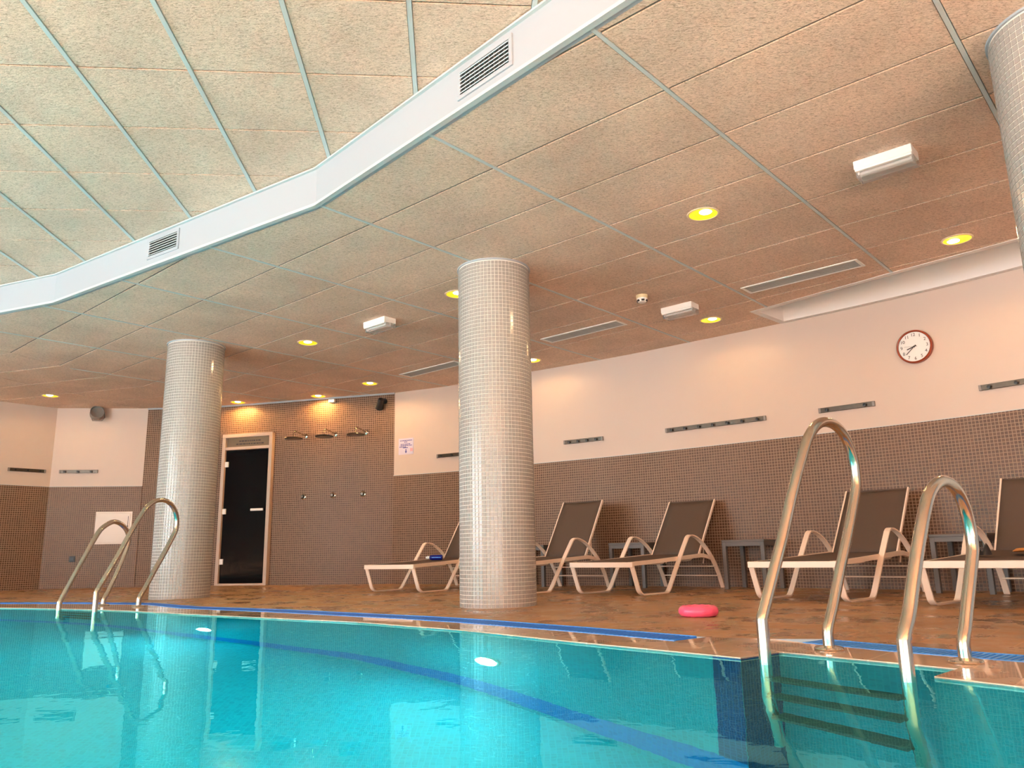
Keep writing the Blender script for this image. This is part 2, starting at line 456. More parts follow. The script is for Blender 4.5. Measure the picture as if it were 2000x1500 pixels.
PD = -1.60
basin = thing('pool_basin', 'turquoise mosaic pool basin with a dark blue band near its bottom', 'pool basin')
tag(basin, kind='structure')
bf = up_normals(flat(POOL, PD).build('basin_floor', 'mosaic_pool', basin, fix=False)); uv_xy(bf)
def pool_wall(path, z0, z1, name, mat, inset=0.0):
    mb = MB(); s = 0; path = offset(path, -inset) if inset else path
    for a, b in zip(path[:-1], path[1:]):
        l = (b - a).length
        mb.quad((a.x,a.y,z0),(b.x,b.y,z0),(b.x,b.y,z1),(a.x,a.y,z1), [(s,z0),(s+l,z0),(s+l,z1),(s,z1)]); s += l
    return mb.build(name, mat, basin, fix=False)
ring = POOL + [POOL[0]]
nfl = EV[-1]; nbl = Vector(NICHE[0]); nbr = Vector(NICHE[1]); nfr = EV2[0]
main_w = [EV2[i] for i in range(len(EV2))] + [Vector(p) for p in BACKP] + EV
pool_wall(main_w, PD, -.004, 'basin_wall', 'mosaic_pool')
pool_wall([nbl, nbr], PD, -.004, 'niche_back', 'mosaic_pool')
pool_wall([nfl, nbl], PD, -.004, 'niche_cheek', 'mosaic_navy')
pool_wall([nbr, nfr], PD, -.004, 'niche_cheek', 'mosaic_navy')
pool_wall(EV, PD + .05, PD + .22, 'blue_band', 'mosaic_band', .004)
pool_wall(EV2, PD + .05, PD + .22, 'blue_band', 'mosaic_band', .004)
pool_wall([EV[-2] + (EV[-1]-EV[-2]) * .2, EV[-1]], PD, -.006, 'niche_border', 'mosaic_navy', .003)
wat = up_normals(flat(POOL, -.008).build('pool_water', 'water', fix=False))
tag(wat, 'clear turquoise pool water reflecting the columns', 'water', kind='stuff')

# ---- coping, grates, deck
GN = [(-9.0, 8.9), (-7.0, 8.35), (-5.0, 7.84), (-4.1, 7.58), (-3.3, 7.22), (-2.74, 6.60), (-1.78, 5.93), (-1.05, 5.35), (-.68, 5.06), (-.33, 4.74), (-.03, 4.42), (.24, 4.14), (.50, 3.84), (.70, 3.60)]
GF = [(-9.0, 9.08), (-7.0, 8.53), (-5.0, 8.02), (-4.1, 7.76), (-3.3, 7.40), (-2.66, 6.76), (-1.70, 6.12), (-.95, 5.53), (-.57, 5.24), (-.20, 4.90), (.10, 4.57), (.37, 4.28), (.62, 3.99), (.82, 3.76)]
G2N = [(1.20, 3.44), (1.27, 3.33), (1.40, 3.13), (1.53, 2.97), (1.72, 2.76), (2.1, 2.25), (2.9, 1.1), (3.7, -.3), (4.0, -1.4)]
G2F = [(1.33, 3.55), (1.41, 3.44), (1.55, 3.24), (1.68, 3.07), (1.87, 2.86), (2.25, 2.36), (3.06, 1.2), (3.86, -.22), (4.17, -1.34)]
def strip(near, far, z0, z1):
    poly = [Vector(p) for p in near] + [Vector(p) for p in reversed(far)]
    mb = flat(poly, z1); n = len(poly)
    mb2 = MB(); mb2.v = list(mb.v) + [(v[0], v[1], z0) for v in mb.v]; mb2.f = list(mb.f)
    for i in range(n):
        j = (i + 1) % n; mb2.f.append((i, j, n + j, n + i))
    return mb2
OUTER = [Vector((-9.0, -6.5))] + [Vector((-9.0, 9.0))] + ALLW[1:] + [Vector((6.3, -6.5))]
COPO = [Vector(p) for p in GN] + [Vector((.86, 3.72)), Vector((1.12, 3.60))] + [Vector(p) for p in G2N] + [Vector((4.0, -2.6)), Vector((-9.0, -2.6))]
cop = up_normals(flat(COPO, 0, [POOL]).build('pool_coping', 'coping_stone', fix=False))
tag(cop, 'wet beige stone coping along the pool edge', 'coping', kind='structure')
lip = MB()
for a, b in zip(ring[:-1], ring[1:]):
    lip.quad((a.x,a.y,-.012),(b.x,b.y,-.012),(b.x,b.y,0),(a.x,a.y,0))
lip.build('coping_lip', 'coping_stone', cop, fix=False)
GF_H = [Vector(p) for p in GF] + [Vector((.86, 3.72)), Vector((1.12, 3.60))] + [Vector(p) for p in G2F] + [Vector((4.17, -2.6)), Vector((-9.0, -2.6))]
# deck = everything between the outer edge of the grates and the walls
deckpoly = [Vector((-9.0, 9.08))] + [Vector(p) for p in GF[1:]] + GF_H[len(GF):-1] + [Vector((4.17, -6.5)), Vector((6.3, -6.5))] + [Vector(p) for p in reversed(ALLW[1:])]
fl = up_normals(flat(deckpoly, 0).build('floor', 'deck_stone', fix=False))
tag(fl, 'brown stone deck with wet streaks between pool and walls', 'floor', kind='structure')
bx = up_normals(flat([Vector(p) for p in ((-9,-6.5),(4.17,-6.5),(4.17,-2.6),(-9,-2.6))], 0).build('deck_strip', 'deck_stone', fl, fix=False))
gut = up_normals(flat([Vector(p) for p in GN] + [Vector((.86,3.71)), Vector((1.11,3.59))] + [Vector(p) for p in G2N] + [Vector(p) for p in reversed(G2F)] + [Vector((1.12,3.60)), Vector((.86,3.72))] + [Vector(p) for p in reversed(GF)], -.05).build('gutter_bed', 'grate_blue', cop, fix=False))

def interp(path, s):
    for a, b in zip(path[:-1], path[1:]):
        l = (b - a).length
        if s <= l: return a + (b - a) * (s / l), (b - a).normalized()
        s -= l
    return path[-1], (path[-1] - path[-2]).normalized()
def grate(near, far, label, pitch, split):
    near = [Vector(p) for p in near]; far = [Vector(p) for p in far]
    mid = [(a + b) / 2 for a, b in zip(near, far)]
    g = thing('overflow_grate', label, 'grate', 'blue overflow grates around the pool', loc=(mid[0].x, mid[0].y, 0))
    inv = Vector((-mid[0].x, -mid[0].y, 0))
    for side in (near, far):
        mb = MB(); inner = offset(side, -.012 if side is far else .012)
        mb2 = strip(side, inner, -.03, .002); r = mb2.build('side_rail', 'grate_light', g); r.location = inv
    tot = sum((b - a).length for a, b in zip(mid[:-1], mid[1:])); n = int(tot / pitch)
    w = (near[2] - far[2]).length - .028
    sm = MB().box((-pitch*.27, -w/2, -.028), (pitch*.27, w/2, .001)).mesh('slat')
    joined = MB(); cnt = 0
    for k in range(n):
        p, t = interp(mid, (k + .5) * pitch)
        Mx = Matrix(((t.x, -t.y, 0, p.x - mid[0].x), (t.y, t.x, 0, p.y - mid[0].y), (0, 0, 1, 0), (0, 0, 0, 1)))
        if k < split:
            o = put('slat', sm, 'grate_light', g); o.matrix_basis = Mx
        else:
            joined.box((-pitch*.27, -w/2, -.028), (pitch*.27, w/2, .001), Mx)
    if joined.f:
        o = joined.build('slat_run', 'grate_blue' if split == 0 else 'grate_light', g); tag(o, kind='stuff')
    return g
grate(list(reversed(GN)), list(reversed(GF)), 'long bright blue overflow grate running from the column towards the far ladder', .03, 0)
grate(G2N, G2F, 'slatted blue overflow grate behind the near pool ladder', .022, 46)

# ------------------------------------------------------------------ ceilings
SOF = [Vector(p) for p in ((-9.2, 7.9), (-6.3, 7.62), (-4.14, 6.75), (-1.29, 4.85), (.52, 2.92), (2.6, .70), (4.6, -1.45), (4.6, -6.5))]
# trough (light slot) beside the right-hand wall
TR = [Vector(p) for p in ((2.38, 7.45), (3.27, 6.40), (3.93, 5.66), (4.75, 4.70))]          # its front edge
TW = [Vector(p) for p in ((2.83, 7.885), (3.42, 7.352), (3.9, 6.872), (4.3, 6.412), (5.19, 5.29))]   # its wall side
trough_poly = list(reversed(TR)) + TW
wall_part = [p for p in ALLW if not (p.x > 2.80)]
LOWER = SOF + [Vector((6.3, -6.5)), Vector((6.3, 3.6)), Vector((5.21, 5.28))] + [TW[-1]] + list(reversed(TR)) + [TW[0]] + list(reversed(wall_part[1:])) + [Vector((-9.2, 9.0))]
UPPER = list(reversed(SOF)) + [Vector((-9.2, -6.5))]
def clip(poly, rect):
    """clip polygon by a convex counter-clockwise rect"""
    out = list(poly)
    for i in range(len(rect)):
        a, b = rect[i], rect[(i+1) % len(rect)]; e = b - a; nrm = Vector((-e.y, e.x)); src = out; out = []
        if not src: return []
        for k in range(len(src)):
            p, q = src[k], src[(k+1) % len(src)]; dp = (p - a).dot(nrm); dq = (q - a).dot(nrm)
            if dp >= 0: out.append(p)
            if (dp >= 0) != (dq >= 0): out.append(p + (q - p) * (dp / (dp - dq)))
    r = []
    for p in out:
        if not r or (p - r[-1]).length > 1e-4: r.append(p)
    if len(r) > 1 and (r[0] - r[-1]).length < 1e-4: r.pop()
    return r
def area(p):
    return .5 * sum(p[i].x * p[(i+1) % len(p)].y - p[(i+1) % len(p)].x * p[i].y for i in range(len(p)))
def triangulate(region):
    tr = tessellate_polygon([[Vector((p.x, p.y, 0)) for p in region]]); out = []
    for t in tr:
        q = [region[k].copy() for k in t]
        if area(q) < 0: q.reverse()
        if abs(area(q)) > 1e-6: out.append(q)
    return out
def panel(tris, rect, sub, z, h, name, mat, parent, amin):
    """flat panel: the part of the region inside `rect`, with depth on its own edges"""
    if area(rect) < 0: rect = list(reversed(rect))
    mb = MB(); tot = 0
    for t in tris:
        p = clip(t, rect)
        for s_ in sub: p = clip(p, s_) if len(p) > 2 else p
        if len(p) < 3: continue
        a_ = area(p)
        if a_ < 1e-6: continue
        tot += a_; m = len(p)
        mb.add([(q.x, q.y, z) for q in reversed(p)], [tuple(range(m))])
        for k in range(m):
            u, v = p[k], p[(k+1) % m]
            for e in range(len(rect)):
                A, B = rect[e], rect[(e+1) % len(rect)]; d = (B - A).normalized(); nn = Vector((-d.y, d.x))
                if abs((u - A).dot(nn)) < 1e-4 and abs((v - A).dot(nn)) < 1e-4 and (u - v).length > 1e-4:
                    mb.add([(v.x, v.y, z), (u.x, u.y, z), (u.x, u.y, z + h), (v.x, v.y, z + h)], [(0, 1, 2, 3)])
    if tot < amin: return None
    return mb.build(name, mat, parent, fix=False)
def ceiling(tris, z, dirs, parent, gapA, gapB, sub):
    o, di, dj, si, sj, ri, rj = dirs
    for i in range(*ri):
        for j in range(*rj):
            g = [o + di * (si * a + sa * gapA) + dj * (sj * b + sb * gapB) for a, b, sa, sb in ((i, j, 1, 1), (i+1, j, -1, 1), (i+1, j+1, -1, -1), (i, j+1, 1, -1))]
            panel(tris, g, sub, z, .022, 'ceiling_tile', 'wood_wool', parent, .004)
def bars(tris, o, d, perp, step, rng, half, z0, z1, name, mat, parent, sub, lo=-30, hi=30):
    for k in range(*rng):
        a = o + perp * (step * k)
        r = [a + d * lo - perp * half, a + d * hi - perp * half, a + d * hi + perp * half, a + d * lo + perp * half]
        panel(tris, r, sub, z0, z1 - z0, name, mat, parent, .002)
if area(LOWER) < 0: LOWER.reverse()
if area(UPPER) < 0: UPPER.reverse()
LT = triangulate(LOWER); UT = triangulate(UPPER)
lowc = flat(LOWER, HC + .024).build('ceiling', 'slab', fix=False)
up_normals(lowc, False)
tag(lowc, 'low ceiling of brown wood-wool panels over the deck', 'ceiling', kind='structure')
# the panels turn by a few degrees left of this line
KP = Vector((-5.228, 9.732)); J2 = Vector((.30, .954)).normalized(); I2 = Vector((J2.y, -J2.x))
far = 40
RIGHT_OF = [KP - J2 * far, KP - J2 * far + I2 * far, KP + J2 * far + I2 * far, KP + J2 * far]
LEFT_OF = [KP - J2 * far - I2 * far, KP - J2 * far, KP + J2 * far, KP + J2 * far - I2 * far]
for r in (RIGHT_OF, LEFT_OF):
    if area(r) < 0: r.reverse()
XV = [Vector(p) for p in ((-9.2, -.5), (5.6, -.5), (5.6, 13), (-9.2, 13))]
ceiling(LT, HC, (O, I, J, 1.2, .6, (-11, 5), (-6, 12)), lowc, .014, .009, [RIGHT_OF, XV])
bars(LT, O, J, I, 1.2, (-11, 5), .0105, HC - .003, HC + .02, 'grid_bar', 'grid_paint', lowc, [RIGHT_OF, XV])
bars(LT, O, I, J, .6, (-6, 12),  .0092, HC + .007, HC + .02, 'cross_bar', 'gap_shade', lowc, [RIGHT_OF, XV])  # recessed strips, coloured dark to paint in the shadow gaps
ceiling(LT, HC, (KP, I2, J2, 1.2, .65, (-5, 0), (-6, 6)), lowc, .008, .009, [LEFT_OF, XV])
bars(LT, KP, I2, J2, .65, (-6, 6), .0092, HC + .007, HC + .02, 'cross_bar', 'gap_shade', lowc, [LEFT_OF, XV])
# raised ceiling over the water
T2 = .0819; A2 = Vector((math.cos(T2), math.sin(T2))); B2 = Vector((-math.sin(T2), math.cos(T2))); O2 = Vector((-2.25038, 3.10374))
upc = flat(UPPER, HU + .024).build('ceiling', 'slab', fix=False); up_normals(upc, False)
tag(upc, 'raised ceiling of pale wood-wool panels over the pool', 'ceiling', kind='structure')
XU = [Vector(p) for p in ((-7.6, 1.2), (4, 1.2), (4, 9), (-7.6, 9))]
ceiling(UT, HU, (O2, A2, B2, .6, .6, (-11, 9), (-5, 9)), upc, .015, .007, [XU])
bars(UT, O2, B2, A2, .6, (-11, 9), .012, HU - .006, HU + .02, 'grid_bar', 'grid_paint', upc, [XU])
bars(UT, O2, A2, B2, .6, (-5, 9), .0072, HU + .010, HU + .02, 'cross_bar', 'gap_shade', upc, [XU])
XB = [Vector(p) for p in ((-9.2, -6.5), (4.6, -6.5), (4.6, 1.2), (-9.2, 1.2))]
pb = clip(UPPER, XB)
up_normals(flat(pb, HU).build('plain_panel', 'wood_wool', upc, fix=False), False)
lid = up_normals(flat([Vector((-9.2, -6.5)), Vector((6.3, -6.5))] + [Vector(p) for p in reversed(offset(ALLW, .14))], HU + .1).build('light_lid', 'slab', upc, fix=False), False)  # unseen lid, added to stop light leaking in above the ceilings
# soffit fascia
sof = wall_strip(list(reversed(SOF)), HC - .002, HU, -.05)
so = sof.build('trim_1', 'white_paint'); tag(so, 'white kinked fascia band between the low and the raised ceiling', 'fascia', kind='structure')
so2 = wall_strip(offset(list(reversed(SOF)), .012), HC - .008, HC + .012, -.034).build('bottom_edge', 'trim_grey', so)
so3 = wall_strip(offset(list(reversed(SOF)), .02), HU - .018, HU - .006, -.03).build('top_edge', 'trim_grey', so)

# trough
tr = thing('ceiling_trough', 'long white recessed trough in the ceiling beside the right wall', 'trough'); tag(tr, kind='structure')
def lerp(a, b, t): return a + (b - a) * t
fw = .065
def inset_poly(p, d):
    n = len(p); out = []
    for i in range(n):
        a, b, c = p[i-1], p[i], p[(i+1) % n]; e1 = (b - a).normalized(); e2 = (c - b).normalized()
        n1 = Vector((-e1.y, e1.x)); n2 = Vector((-e2.y, e2.x)); bis = (n1 + n2).normalized()
        out.append(b + bis * (d / bis.dot(n1)))
    return out
tp = trough_poly if area(trough_poly) > 0 else list(reversed(trough_poly))
ti = inset_poly(tp, fw)
mb = MB(); n = len(tp)
for i in range(n):
    j = (i + 1) % n
    mb.quad((tp[i].x,tp[i].y,HC-.004),(tp[j].x,tp[j].y,HC-.004),(ti[j].x,ti[j].y,HC-.004),(ti[i].x,ti[i].y,HC-.004))
    mb.quad((tp[i].x,tp[i].y,HC+.02),(tp[j].x,tp[j].y,HC+.02),(tp[j].x,tp[j].y,HC-.004),(tp[i].x,tp[i].y,HC-.004))
mb.build('flange', 'trough_white', tr)
mb = MB()
for i in range(n):
    j = (i + 1) % n
    mb.quad((ti[i].x,ti[i].y,HC-.004),(ti[j].x,ti[j].y,HC-.004),(ti[j].x,ti[j].y,HC+.22),(ti[i].x,ti[i].y,HC+.22))
mb.add([(p.x, p.y, HC + .22) for p in ti], [t for t in tessellate_polygon([[Vector((p.x, p.y, 0)) for p in ti]])])
mb.build('inner_lining', 'trough_white', tr)

# ------------------------------------------------------------------ columns
COLR = .295; NT = 62; PZ = .03
def column(cx, cy, label, singles=None):
    c = thing('column', label, 'column', 'mosaic columns around the pool', loc=(cx, cy, 0))
    MB().lathe([(COLR - .004, 0), (COLR - .004, HC)], 64).build('grout_core', 'column_grout', c, smooth=60)
    MB().lathe([(COLR - .01, HC - .012), (COLR + .008, HC - .012), (COLR + .008, HC), (COLR - .01, HC)], 64, closed=True).build('top_ring', 'white_paint', c, smooth=40)
    da = 2 * math.pi / NT; hw = da * .5 * .85; hz = PZ * .5 * .85
    def tile_geo(r0=COLR - .005, r1=COLR):
        b = .0012
        vs = []
        for r, k in ((r0, 1), (r1 - .001, 1), (r1, .9)):
            for a, z in ((-1, -1), (1, -1), (1, 1), (-1, 1)):
                vs.append((r * math.cos(a * hw * k), r * math.sin(a * hw * k), z * hz * k))
        fs = [(8, 9, 10, 11)]
        for l in (0, 1):
            for k in range(4):
                k2 = (k + 1) % 4; fs.append((l*4+k, l*4+k2, l*4+4+k2, l*4+4+k))
        return vs, fs
    tv, tf = tile_geo(); joined = MB(); sm = None; nrow = int(HC / PZ)
    done = 0
    for r in range(nrow):
        z = PZ * (r + .5)
        for k in range(NT):
            a = da * (k + .5)
            if singles and singles(cx + COLR * math.cos(a), cy + COLR * math.sin(a), z, a) and done < 300:
                if sm is None:
                    q = MB(); q.add(tv, tf); sm = q.mesh('mosaic_tile')
                o = put('mosaic_tile', sm, 'column_tile', c); o.location = (0, 0, z); o.rotation_euler = (0, 0, a); done += 1
            else:
                ca, sa = math.cos(a), math.sin(a)
                joined.add([(v[0]*ca - v[1]*sa, v[0]*sa + v[1]*ca, v[2] + z) for v in tv], tf)
    o = joined.build('mosaic_cladding', 'column_tile', c, fix=False); tag(o, kind='stuff')
    return c
def seen(x, y, z, a):
    v = Vector((x, y, z - CAMZ)); d = v.dot(Fv)
    px = 1000 + 1525.16 * v.dot(Rv) / d; py = 750 - 1525.16 * v.dot(Uv) / d
    return -10 < px < 2006 and -10 < py < 1500 and (math.cos(a) * -x + math.sin(a) * -y) > 0
column(-3.48, 8.345, 'grey mosaic column between the far ladder and the dark door')
column(-.136, 6.16, 'grey mosaic column standing alone in the centre')
column(2.54, 3.15, 'grey mosaic column cut off by the right edge, nearest to the viewer', seen)

# ------------------------------------------------------------------ door
dm = on_wall((-3.98, 11.72), 0)
a_ = Vector((-4.385, 11.81)); b_ = Vector((-3.58, 11.60)); t_ = (b_ - a_).normalized(); nn_ = Vector((t_.y, -t_.x)); mid_ = (a_ + b_) / 2 + nn_ * .03
DM = Matrix(((-t_.x, nn_.x, 0, mid_.x), (-t_.y, nn_.y, 0, mid_.y), (0, 0, 1, 0), (0, 0, 0, 1)))
dr = thing('door_1', 'dark glass sauna door with a pale wooden frame and brown glass transom', 'door', mat=DM); tag(dr, kind='structure')
HW = .425; FT = .055
MB().bbox((HW - FT, -.06, 0), (HW, .035, 2.225), .004).build('door_jamb', 'frame_wood', dr)
MB().bbox((-HW, -.06, 0), (-HW + FT, .035, 2.225), .004).build('door_jamb', 'frame_wood', dr)
MB().bbox((-HW, -.06, 2.17), (HW, .037, 2.225), .004).build('door_head', 'frame_wood', dr)
MB().bbox((-HW + FT, -.05, 1.985), (HW - FT, .03, 2.03), .004).build('transom_bar', 'frame_wood', dr)
MB().bbox((-HW, -.06, 0), (HW, .032, .03), .004).build('threshold', 'frame_wood', dr)
MB().box((-HW + FT, -.035, 2.03), (HW - FT, -.02, 2.17)).build('transom_pane', 'transom_glass', dr)
leaf = MB().bbox((-HW + FT + .004, -.012, .034), (HW - FT - .004, .0, 1.98), .002).build('door_leaf', 'dark_glass', dr)
for z in (1.77, 1.07, .34):
    MB().bbox((HW - FT - .055, -.002, z - .04), (HW - FT + .012, .018, z + .04), .004).build('hinge', 'white_plastic', leaf)
hd = MB().bbox((-HW + FT + .045, .02, 1.065), (-HW + FT + .255, .042, 1.10), .006)
for x in (-HW + FT + .07, -HW + FT + .23): hd.box((x - .01, -.002, 1.072), (x + .01, .022, 1.092))
hd.build('door_handle', 'white_plastic', leaf)
for k, (z, w) in enumerate(((2.12, .17), (2.075, .22))):
    mb = MB(); x = w
    while x > -w:
        l = random.uniform(.02, .055); mb.box((x - l, -.021, z - .009), (x, -.019, z + .009)); x -= l + random.uniform(.008, .016)
    mb.build('transom_lettering', 'ink', dr)

# ------------------------------------------------------------------ showers
def shower(p, label, out=.36):
    Mx = on_wall(p, 0); s = thing('wall_shower_head', label, 'shower', 'rain showers on the mosaic wall', mat=Mx)
    MB().lathe([(0, 0), (.032, 0), (.032, .012), (.014, .018), (0, .018)], 20, Matrix.Translation((0, 0, 2.135)) @ Matrix.Rotation(-math.pi/2, 4, 'X')).build('wall_rose', 'chrome', s, smooth=40)
    pts = [(0, .0, 2.135), (0, .05, 2.14), (0, out - .06, 2.165)] + [(0, out - .06 + .05*math.sin(t), 2.115 + .05*math.cos(t)) for t in (.3, .7, 1.1, 1.5)] + [(0, out - .01, 2.075)]
    MB().tube(pts, .010, 10).build('shower_arm', 'chrome', s, smooth=50)
    MB().lathe([(0, 2.085), (.02, 2.085), (.03, 2.07), (.125, 2.062), (.13, 2.052), (.125, 2.045), (0, 2.043)], 32, Matrix.Translation((0, out - .01, 0))).build('rain_head', 'brushed_steel', s, smooth=50)
    return s
shower((-3.06, 11.455), 'overhead rain shower on the mosaic wall, nearest to the dark door')
shower((-2.59, 11.33), 'overhead rain shower on the mosaic wall, middle one of three')
shower((-2.12, 11.20), 'overhead rain shower on the mosaic wall, nearest to the white wall')
def valve(p, label, z):
    s = thing('shower_button', label, 'shower valve', 'shower push buttons', mat=on_wall(p, z))
    R_ = Matrix.Rotation(-math.pi/2, 4, 'X')
    MB().lathe([(0, 0), (.043, 0), (.043, .006), (.034, .012), (0, .012)], 24, R_).build('rose', 'chrome', s, smooth=40)
    MB().lathe([(.026, .012), (.024, .04), (.018, .046), (0, .046)], 20, R_).build('push_button', 'brushed_steel', s, smooth=40)
valve((-3.07, 11.455), 'round chrome shower button left of the other two, by the door', 1.245)
valve((-2.61, 11.33), 'round chrome shower button below the middle shower', 1.25)
valve((-2.155, 11.205), 'round chrome shower button closest to the white wall', 1.25)

# ------------------------------------------------------------------ wall fittings
def hook_rail(a, b, nh, label, skip=()):
    Ma = on_wall(a, 0); Mb = on_wall(b, 0); pa = Ma.translation.xy; pb = Mb.translation.xy
    t = (pb - pa).normalized(); n = Vector((t.y, -t.x)); L_ = (pb - pa).length; mid = (pa + pb) / 2 + n * .016
    Mx = Matrix(((-t.x, n.x, 0, mid.x), (-t.y, n.y, 0, mid.y), (0, 0, 1, 1.715), (0, 0, 0, 1)))
    h = thing('hook_rail', label, 'hook rail', 'metal hook rails on the walls', mat=Mx)
    MB().bbox((-L_/2, -.004, -.024), (L_/2, .008, .024), .003).build('back_plate', 'brushed_steel', h)
    for sx in (-1, 1):
        MB().bbox((sx*L_/2 - .012, -.012, -.025), (sx*L_/2 + .012, .012, .025), .003).build('end_bracket', 'grey_plastic', h)
    km = None
    for k in range(nh):
        x = L_/2 - .075 - (L_ - .15) * k / max(1, nh - 1)
        if km is None:
            q = MB(); R_ = Matrix.Rotation(-math.pi/2, 4, 'X')
            q.lathe([(0, .005), (.008, .005), (.007, .022), (.015, .03), (.015, .036), (0, .038)], 12, R_); km = q.mesh('peg')
        o = put('peg', km, 'black_plastic', h); o.location = (x, 0, -.004)
    return h
hook_rail((-7.345, 11.33), (-7.037, 11.70), 3, 'dark metal hook rail at the far left edge, on the left wall')
hook_rail((-6.847, 11.79), (-6.324, 11.85), 3, 'dark metal hook rail right of the wall corner, below the grey floodlight')
hook_rail((-1.046, 10.763), (-.60, 10.52), 3, 'hook rail partly hidden behind the left side of the central column')
hook_rail((.648, 9.634), (1.08, 9.34), 4, 'short hook rail just right of the central column')
hook_rail((1.755, 8.806), (2.64, 8.057), 7, 'longest hook rail, with seven pegs, on the right wall')
hook_rail((3.067, 7.676), (3.448, 7.332), 2, 'short dark hook rail above the tall near handrail')
hook_rail((4.082, 6.671), (4.72, 5.92), 5, 'hook rail cut off by the right edge, below the clock')

# clock
ck = thing('wall_clock', 'round white wall clock with reddish brown rim', 'clock', mat=on_wall((3.751, 7.029), 2.187) )
Ry = Matrix.Rotation(-math.pi/2, 4, 'X')
MB().lathe([(0, 0), (.155, 0), (.158, .012), (.156, .042), (.148, .05), (.140, .044), (.140, .03), (0, .03)], 64, Ry).build('rim', 'clock_rim', ck, smooth=40)
face = MB().lathe([(0, .031), (.139, .031), (.139, .034), (0, .034)], 64, Ry).build('dial', 'clock_face', ck, smooth=40)
def text_mesh(txt, size, name):
    cu = bpy.data.curves.new(name, 'FONT'); cu.body = txt; cu.size = size; cu.align_x = 'CENTER'; cu.align_y = 'CENTER'; cu.extrude = .0006; cu.resolution_u = 4
    o = bpy.data.objects.new(name, cu); COL.objects.link(o)
    dg = bpy.context.evaluated_depsgraph_get(); me = bpy.data.meshes.new_from_object(o.evaluated_get(dg))
    bpy.data.objects.remove(o, do_unlink=True); return me
# text lies in XY facing +Z; turn it to face +Y with x mirrored to read correctly from the room
TXT = Matrix(((-1, 0, 0, 0), (0, 0, 1, 0), (0, 1, 0, 0), (0, 0, 0, 1)))
for h in range(1, 13):
    a = math.radians(30 * h); me = text_mesh(str(h), .042, 'numeral')
    o = put('numeral', me, 'ink', face)
    o.matrix_basis = Matrix.Translation((-math.sin(a) * .112, .0346, math.cos(a) * .112)) @ TXT
def hand(ang, l, w, tail, y):
    a = math.radians(ang); R_ = Matrix.Rotation(a, 4, 'Y')
    # clockwise as seen from the room = towards -x at 3 o'clock
    R_ = Matrix.Rotation(-a, 4, 'Y')
    return MB().box((-w/2, y, -tail), (w/2, y + .002, l), R_)
hand(253, .068, .009, .02, .038).build('hour_hand', 'ink', ck)
hand(228, .10, .006, .02, .041).build('minute_hand', 'ink', ck)
hand(276, .085, .0015, .03, .044).build('second_hand', 'ink', ck)
MB().lathe([(0, .034), (.007, .034), (.007, .047), (0, .047)], 16, Ry).build('hub', 'ink', ck)

# notice
sg = thing('wall_notice', 'small lilac printed notice with an arrow on the white wall', 'notice', mat=on_wall((-1.519, 10.999), 1.893))
MB().box((-.125, 0, -.115), (.125, .004, .115)).build('sheet', 'paper', sg)
for z, x0, x1 in ((.083, -.10, .10), (.062, -.02, .03), (.032, -.07, .09), (.012, -.10, .10), (-.008, .0, .11), (-.02, -.03, .05)):
    mb = MB(); x = x0
    while x < x1:
        l = min(random.uniform(.012, .03), x1 - x); mb.box((x, .004, z - .0055), (x + l, .0046, z + .0055)); x += l + .006
    mb.build('print_line', 'ink_blue', sg)
mb = MB(); mb.box((-.007, .004, -.085), (.007, .0047, -.04)); mb.add([(-.018, .0045, -.07), (.018, .0045, -.07), (0, .0045, -.1)], [(0, 1, 2)]); mb.build('arrow', 'ink_blue', sg)
MB().box((-.115, .004, -.075), (-.07, .0044, -.03)).build('pink_mark', 'paper_pink', sg)

# access hatch and socket, left
hp = thing('access_hatch', 'square white access hatch in the mosaic behind the far ladder', 'hatch', mat=on_wall((-6.02, 11.887), .868, .012))
MB().bbox((-.262, -.006, -.24), (.262, .010, .24), .004).build('frame', 'hatch', hp)
MB().bbox((-.235, .006, -.212), (.235, .016, .212), .004).build('hatch_door', 'hatch', hp)
MB().box((-.212, .016, .03), (-.205, .0175, .17)).build('latch_slot', 'ink', hp)
MB().lathe([(0, .016), (.010, .016), (.010, .02), (0, .02)], 14, Matrix.Translation((-.208, 0, .02)) @ Ry).build('latch', 'ink', hp)
sk = thing('wall_socket', 'small black square socket low on the left mosaic wall', 'socket', mat=on_wall((-6.553, 11.822), .421, .012))
MB().bbox((-.042, 0, -.042), (.042, .012, .042), .004).build('plate', 'black_plastic', sk)
MB().bbox((-.03, .010, -.03), (.03, .018, .03), .004).build('flap', 'black_plastic', sk)

# grey floodlight on the left wall
fd = thing('floodlight', 'grey hooded floodlight high on the short white wall', 'floodlight', mat=on_wall((-6.356, 11.846), 2.585))
MB().bbox((-.02, 0, .03), (.03, .03, .10), .004).build('wall_bracket', 'grey_plastic', fd)
Rf = Matrix.Translation((.0, .15, .0)) @ Matrix.Rotation(.55, 4, 'Z') @ Matrix.Rotation(.25, 4, 'X')
MB().lathe([(0, -.13), (.05, -.125), (.075, -.08), (.092, .0), (.10, .06), (.094, .062), (.085, .03), (0, .02)], 28, Rf @ Matrix.Rotation(-math.pi/2, 4, 'X')).build('housing', 'grey_plastic', fd, smooth=45)
yk = MB()
yk.tube([(-.095, .10, .03), (-.105, .10, -.06), (-.08, .12, -.105), (.06, .12, -.105), (.085, .10, -.06), (.08, .08, .03), (.04, .02, .07)], .008, 8)
yk.build('yoke', 'grey_plastic', fd, smooth=50)
